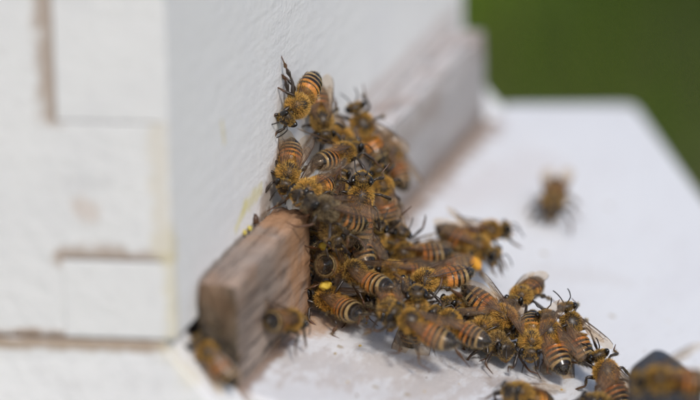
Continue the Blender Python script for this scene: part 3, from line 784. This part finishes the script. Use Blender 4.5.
BEES = [
    ((0.365,7.161,2.761), (-0.245,-0.888,-0.389), (0.907,-0.352,0.232), 'honey bee clinging head down to the white wall above all the others', dict(dark=0.25, ad=-10, spread=(4, 4), lift=(-25, -25), hp=-10, side_wing=1, legs=[[(1.22, -0.98, -0.13), (3.49, -0.95, -1.14), (4.36, -1.45, -1.76), (5.09, -1.11, -2.23), (5.72, -0.24, -2.81)], [(1.17, -0.52, -0.91), (4.05, 1.89, -1.44), (5.22, 1.83, -2.6), (6.37, 2.52, -3.24), (7.27, 3.91, -3.71)], [(0.56, -1.62, 0.06), (-0.05, -2.27, 0.77), (0.49, -3.73, -0.48), (0.48, -4.48, -1.27), (0.53, -5.31, -2.47)], [(-0.07, -0.97, -1.19), (-0.67, -1.92, -1.27), (-2.12, -4.33, -1.54), (-2.45, -5.52, -2.04), (-2.32, -6.43, -3.38)], [(-0.1, -1.81, -0.01), (-1.59, -4.14, 0.38), (-2.55, -6.51, -0.34), (-3.32, -7.59, -0.93), (-4.34, -9.2, -1.63)], [(-1.07, -1.14, -1.48), (-2.8, -2.1, -1.06), (-3.1, -3.82, -1.96), (-3.12, -4.8, -2.63), (-3.45, -5.99, -3.13)]])),
    ((0.338,6.506,1.494), (0.163,-0.923,-0.348), (0.414,-0.256,0.874), 'honey bee head down on the wall just below the highest bee, striped tail up', dict(dark=0.4, spread=(12, 12), lift=(2, 2), hp=-15)),
    ((0.847,6.246,1.239), (-0.230,-0.968,0.100), (0.057,0.090,0.994), 'honey bee facing left on top of the bar end, long brown wings to the right', dict(dark=0.3, spread=(16, 12), lift=(10, 14), hp=0, tone=0.2)),
    ((1.092,8.060,1.508), (0.412,0.911,0.028), (-0.069,0.001,0.998), 'honey bee seen from behind, glossy black tail pointing left above the bar', dict(dark=0.8, spread=(42, 20), lift=(18, 4), hp=0)),
    ((1.802,6.882,0.954), (0.033,0.143,0.989), (0.263,-0.956,0.130), 'honey bee climbing head up, long reddish wings folded straight down its back', dict(dark=0.15, spread=(6, 6), lift=(2, 2), hp=20, tone=0.3)),
    ((1.346,5.871,0.978), (-0.593,-0.614,0.522), (0.610,0.080,0.788), "dark grey haired honey bee at the brown bar's inner end, wing slanting down right", dict(dark=0.75, spread=(10, 16), lift=(8, 8), hp=5, tone=-0.7)),
    ((1.362,6.133,0.437), (0.619,-0.691,-0.374), (-0.201,-0.600,0.775), 'honey bee facing down with shiny black eye above the bee with two pollen balls', dict(dark=0.7, spread=(18, 18), lift=(4, 4), tone=-0.2)),
    ((1.335,6.584,-0.482), (0.108,0.950,-0.292), (0.992,-0.083,0.097), 'honey bee with two yellow pollen balls beside the brown bar', dict(dark=0.55, spread=(15, 15), lift=(2, 2), pollen='yellow', tone=-0.1, ad=22)),
    ((1.769,6.370,-0.533), (-0.882,0.386,0.269), (0.195,-0.221,0.956), 'honey bee mid crowd showing orange rings and a round black tail to the viewer', dict(dark=0.35, spread=(30, 30), lift=(6, 6), ad=25)),
    ((1.282,6.062,-1.063), (-0.864,0.471,0.178), (0.085,-0.211,0.974), "honey bee on the board at the brown bar's foot, striped tail to the right", dict(dark=0.5, spread=(20, 24), lift=(4, 4), ad=22)),
    ((1.686,8.144,-0.410), (0.381,-0.302,0.874), (0.144,-0.914,-0.379), 'blurred honey bee with a bare black back, right of the folded reddish wings', dict(dark=0.5, tone=-0.1, bare=1.9)),
    ((1.691,8.804,0.564), (-0.155,0.061,0.986), (0.469,-0.874,0.128), "blurred honey bee climbing the heap's right side below the orange and black pair", dict(dark=0.4, spread=(10, 10), tone=0.1)),
    ((0.861,10.177,1.478), (-0.414,0.047,0.909), (0.516,-0.811,0.277), 'blurred honey bee at the top right of the heap, orange waist and broad black rings', dict(dark=0.3, spread=(42, 30), lift=(5, 5), tone=0.2)),
    ((1.119,11.463,0.494), (-0.434,0.381,0.817), (0.732,-0.380,0.566), 'blurred brownish honey bee half behind the orange waisted bee at the top right', dict(dark=0.2, tone=0.1)),
    ((0.402,8.769,1.957), (0.381,-0.670,-0.637), (0.284,-0.570,0.771), 'blurred honey bee head down with bare dark back, right behind the highest bee', dict(dark=0.6, tone=-0.2, bare=1.8)),
    ((2.134,8.783,-0.877), (-0.881,-0.461,0.104), (0.116,0.003,0.993), 'blurred honey bee seen side on with pale stripes, heading left on the board', dict(dark=0.6, spread=(24, 20), lift=(2, 2), ad=12)),
    ((3.406,10.194,-1.107), (0.944,-0.147,-0.294), (0.266,-0.187,0.946), "blurred honey bee with an orange pollen ball at the crowd's far edge", dict(dark=0.6, spread=(12, 12), pollen='orange', legs=[[(1.41, -0.09, -0.22), (3.29, -0.15, -0.68), (4.88, -0.25, -1.74), (5.54, -0.24, -2.82), (6.05, -0.08, -3.58)], [(0.91, 0.97, -0.52), (2.03, 2.42, -1.17), (3.68, 2.95, -2.04), (4.94, 2.68, -3.16), (5.57, 2.55, -3.72)], [(0.86, -0.74, -0.15), (2.4, -2.2, 0.37), (4.14, -2.45, -0.99), (4.8, -2.44, -2.07), (5.76, -2.4, -2.57)], [(-0.02, -1.56, -0.16), (0.1, -3.8, 0.77), (3.17, -4.76, -1.0), (3.73, -4.38, -2.54), (4.51, -3.89, -3.34)], [(-0.87, 0.39, -1.06), (-2.47, 1.22, -1.77), (-2.85, 0.22, -3.75), (-2.92, -0.76, -5.15), (-3.28, -1.42, -5.92)], [(-0.09, 0.44, -0.72), (-0.34, 2.12, -1.67), (1.28, 2.17, -3.24), (2.5, 1.75, -3.85), (3.13, 1.62, -4.41)]], tone=-0.2)),
    ((3.455,11.013,-1.004), (0.844,0.525,0.113), (-0.053,-0.128,0.990), 'blurred honey bee behind the orange pollen carrier, gold thorax to the right', dict(dark=0.5, spread=(14, 10), lift=(8, 8), tone=0.2)),
    ((3.044,7.283,-0.938), (-0.731,-0.682,0.035), (0.108,-0.065,0.992), 'sharp gold faced honey bee facing left, reddish wings flat over its orange abdomen', dict(dark=0.1, spread=(8, 5), lift=(4, 4), tone=0.35, hp=-5)),
    ((4.734,7.348,-1.627), (0.879,-0.263,-0.398), (0.388,-0.090,0.917), 'sharp honey bee facing lower right, one clear wing along its striped back', dict(dark=0.35, spread=(10, 5), lift=(5, 0), hp=-15)),
    ((4.875,8.222,-1.445), (-0.144,-0.990,0.007), (0.018,0.004,1.000), "fuzzy round honey bee with two black eyes at the crowd's upper right rim", dict(dark=0.5, tone=0.1, spread=(6, 6), lift=(-4, -4), bare=1.2)),
    ((5.430,6.903,-1.951), (0.212,-0.940,-0.268), (0.097,-0.252,0.963), 'honey bee facing the viewer with both pale wings spread behind its gold ringed face', dict(dark=0.5, spread=(36, 30), lift=(10, 10), hp=-20, tone=0.1)),
    ((5.728,7.255,-1.827), (-0.431,0.509,0.745), (0.252,-0.725,0.641), 'honey bee head up on the board, pinkish wing over a pointed black ringed tail', dict(dark=0.45, spread=(10, 22), lift=(2, 4), hp=15, tone=0.1)),
    ((6.064,7.803,-1.811), (-0.434,0.370,0.822), (0.500,-0.660,0.561), 'honey bee just behind the ringed tail bee, its thin wing sticking out right', dict(dark=0.5, spread=(8, 28), lift=(2, 6), hp=15)),
    ((6.995,7.064,-2.566), (-0.522,0.517,0.678), (0.249,-0.668,0.701), 'last sharp honey bee at the right end of the row, head up', dict(dark=0.5, spread=(8, 14), lift=(2, 3), hp=10)),
    ((5.739,4.883,-2.355), (-0.403,-0.775,0.487), (0.273,0.406,0.872), 'honey bee with gold thorax cut off by the bottom edge below the spread winged bee', dict(dark=0.4, tone=0.35)),
    ((7.173,5.722,-2.798), (-0.279,-0.789,0.547), (0.361,0.442,0.821), 'honey bee almost out of the picture at the bottom, only its top showing', dict(dark=0.6, spread=(55, 40), lift=(45, 40))),
    ((9.114,2.835,-1.062), (-0.858,-0.489,0.157), (0.181,-0.002,0.983), 'large blurred honey bee in the bottom right corner, heading left', dict(dark=0.25, tone=0.1, spread=(40, 30), lift=(6, 10), ad=5, size=1.36)),
    ((2.534,9.230,-1.219), (-0.882,-0.451,0.133), (0.142,0.015,0.990), 'blurred honey bee behind the sharp gold faced bee, its ringed tail to the right', dict(dark=0.7, tone=0.1, spread=(30, 30))),
    ((3.684,7.615,-1.512), (-0.386,-0.853,0.351), (0.299,0.244,0.923), 'honey bee tucked under the tail of the sharp gold faced bee', dict(dark=0.6, tone=-0.1)),
    ((1.952,8.883,-0.743), (0.461,-0.226,0.858), (0.317,-0.861,-0.397), 'blurred honey bee at the foot of the heap between heap and pale striped bee', dict(dark=0.5)),
    ((3.735,15.415,-1.714), (0.132,-0.979,-0.155), (0.066,-0.147,0.987), 'small blurred honey bee alone on the white landing board', dict(dark=0.9, tone=-0.1, bare=1.3)),
    ((3.219,5.964,-1.099), (0.225,-0.292,0.930), (0.252,-0.904,-0.345), 'honey bee with bare round black back below the sharp gold faced bee', dict(dark=0.6, spread=(12, 12), tone=-0.2, bare=1.9)),
    ((2.840,5.344,-0.962), (0.285,-0.957,-0.048), (0.130,-0.011,0.991), 'blurred brown honey bee head on, just left of the bare black back', dict(dark=0.5, tone=-0.1)),
    ((3.382,4.948,-1.002), (-0.882,0.061,0.468), (0.381,-0.493,0.782), 'blurred honey bee nearest the viewer in the crowd, black tail down on the board', dict(dark=0.3, spread=(14, 14), lift=(2, 2), tone=0.05, ad=20)),
    ((3.918,5.994,-1.317), (-0.879,0.175,0.444), (0.394,-0.259,0.882), 'honey bee with pale yellow collar and a tail of black and cream rings', dict(dark=0.75, spread=(14, 34), lift=(4, 18), tone=0.25, ad=18)),
    ((1.192,3.710,-0.730), (0.297,0.916,-0.268), (0.577,0.051,0.815), 'blurred honey bee on the front of the brown bar, dark round tail to the left', dict(dark=1.1, tone=0.0)),
    ((0.406,0.710,-0.439), (-0.641,-0.056,0.765), (0.248,-0.959,0.137), 'blurred honey bee clinging to the cut end of the brown bar', dict(dark=0.3, tone=0.1, size=0.95)),
    ((2.504,11.007,-1.462), (-0.997,-0.049,0.058), (0.056,0.030,0.998), 'blurred honey bee joining the pale striped bee to the orange pollen carrier', dict(dark=0.6, spread=(20, 20))),
    ((4.085,7.331,-1.740), (-0.413,-0.741,0.530), (0.410,0.368,0.835), 'honey bee half hidden behind the cream ringed tail', dict(dark=0.7, tone=-0.2)),
    ((5.736,8.219,-2.562), (0.002,0.799,0.602), (0.416,-0.548,0.726), 'honey bee half hidden between the two head up bees of the row', dict(dark=0.6)),
    ((4.659,6.954,-2.075), (0.742,-0.669,0.046), (0.073,0.149,0.986), 'honey bee low in the row, left of the spread winged bee', dict(dark=0.7, tone=-0.2)),
    ((2.144,7.971,-1.013), (-0.823,-0.524,0.217), (0.241,0.022,0.970), 'honey bee wedged between the pale striped side on bee and the gold faced bee', dict(dark=0.4)),
    ((1.386,7.555,0.070), (-0.470,0.472,0.746), (0.560,-0.494,0.665), 'honey bee deep in the heap behind the folded reddish wings', dict(dark=0.5, tone=-0.2)),
    ((1.062,7.530,0.940), (0.088,0.902,0.422), (0.242,-0.431,0.869), 'honey bee deep in the heap behind the long brown wings above the bar', dict(dark=0.3, tone=0.1)),
    ((0.597,7.014,-0.168), (0.079,0.540,0.838), (0.771,-0.566,0.292), 'dark honey bee squeezed into the shade between the bar end and the heap', dict(dark=0.8, tone=-0.4)),
    ((0.616,9.416,1.398), (0.746,-0.663,-0.070), (0.085,-0.010,0.996), 'blurred honey bee behind the glossy black tail', dict(dark=0.3, tone=0.25)),
    ((4.373,7.068,-1.804), (-0.359,-0.932,0.054), (0.241,-0.037,0.970), 'honey bee under the raised clear wing beside the cream ringed tail', dict(dark=0.5, tone=-0.1)),
    ((1.970,6.519,-1.252), (0.714,-0.544,0.441), (-0.296,0.336,0.894), 'honey bee hidden between the two bees with round black tails', dict(dark=0.4, tone=-0.2)),
]
for i, (loc, hd, do, label, kw) in enumerate(BEES):
    make_bee(loc, hd, do, label, seed=i, **kw)
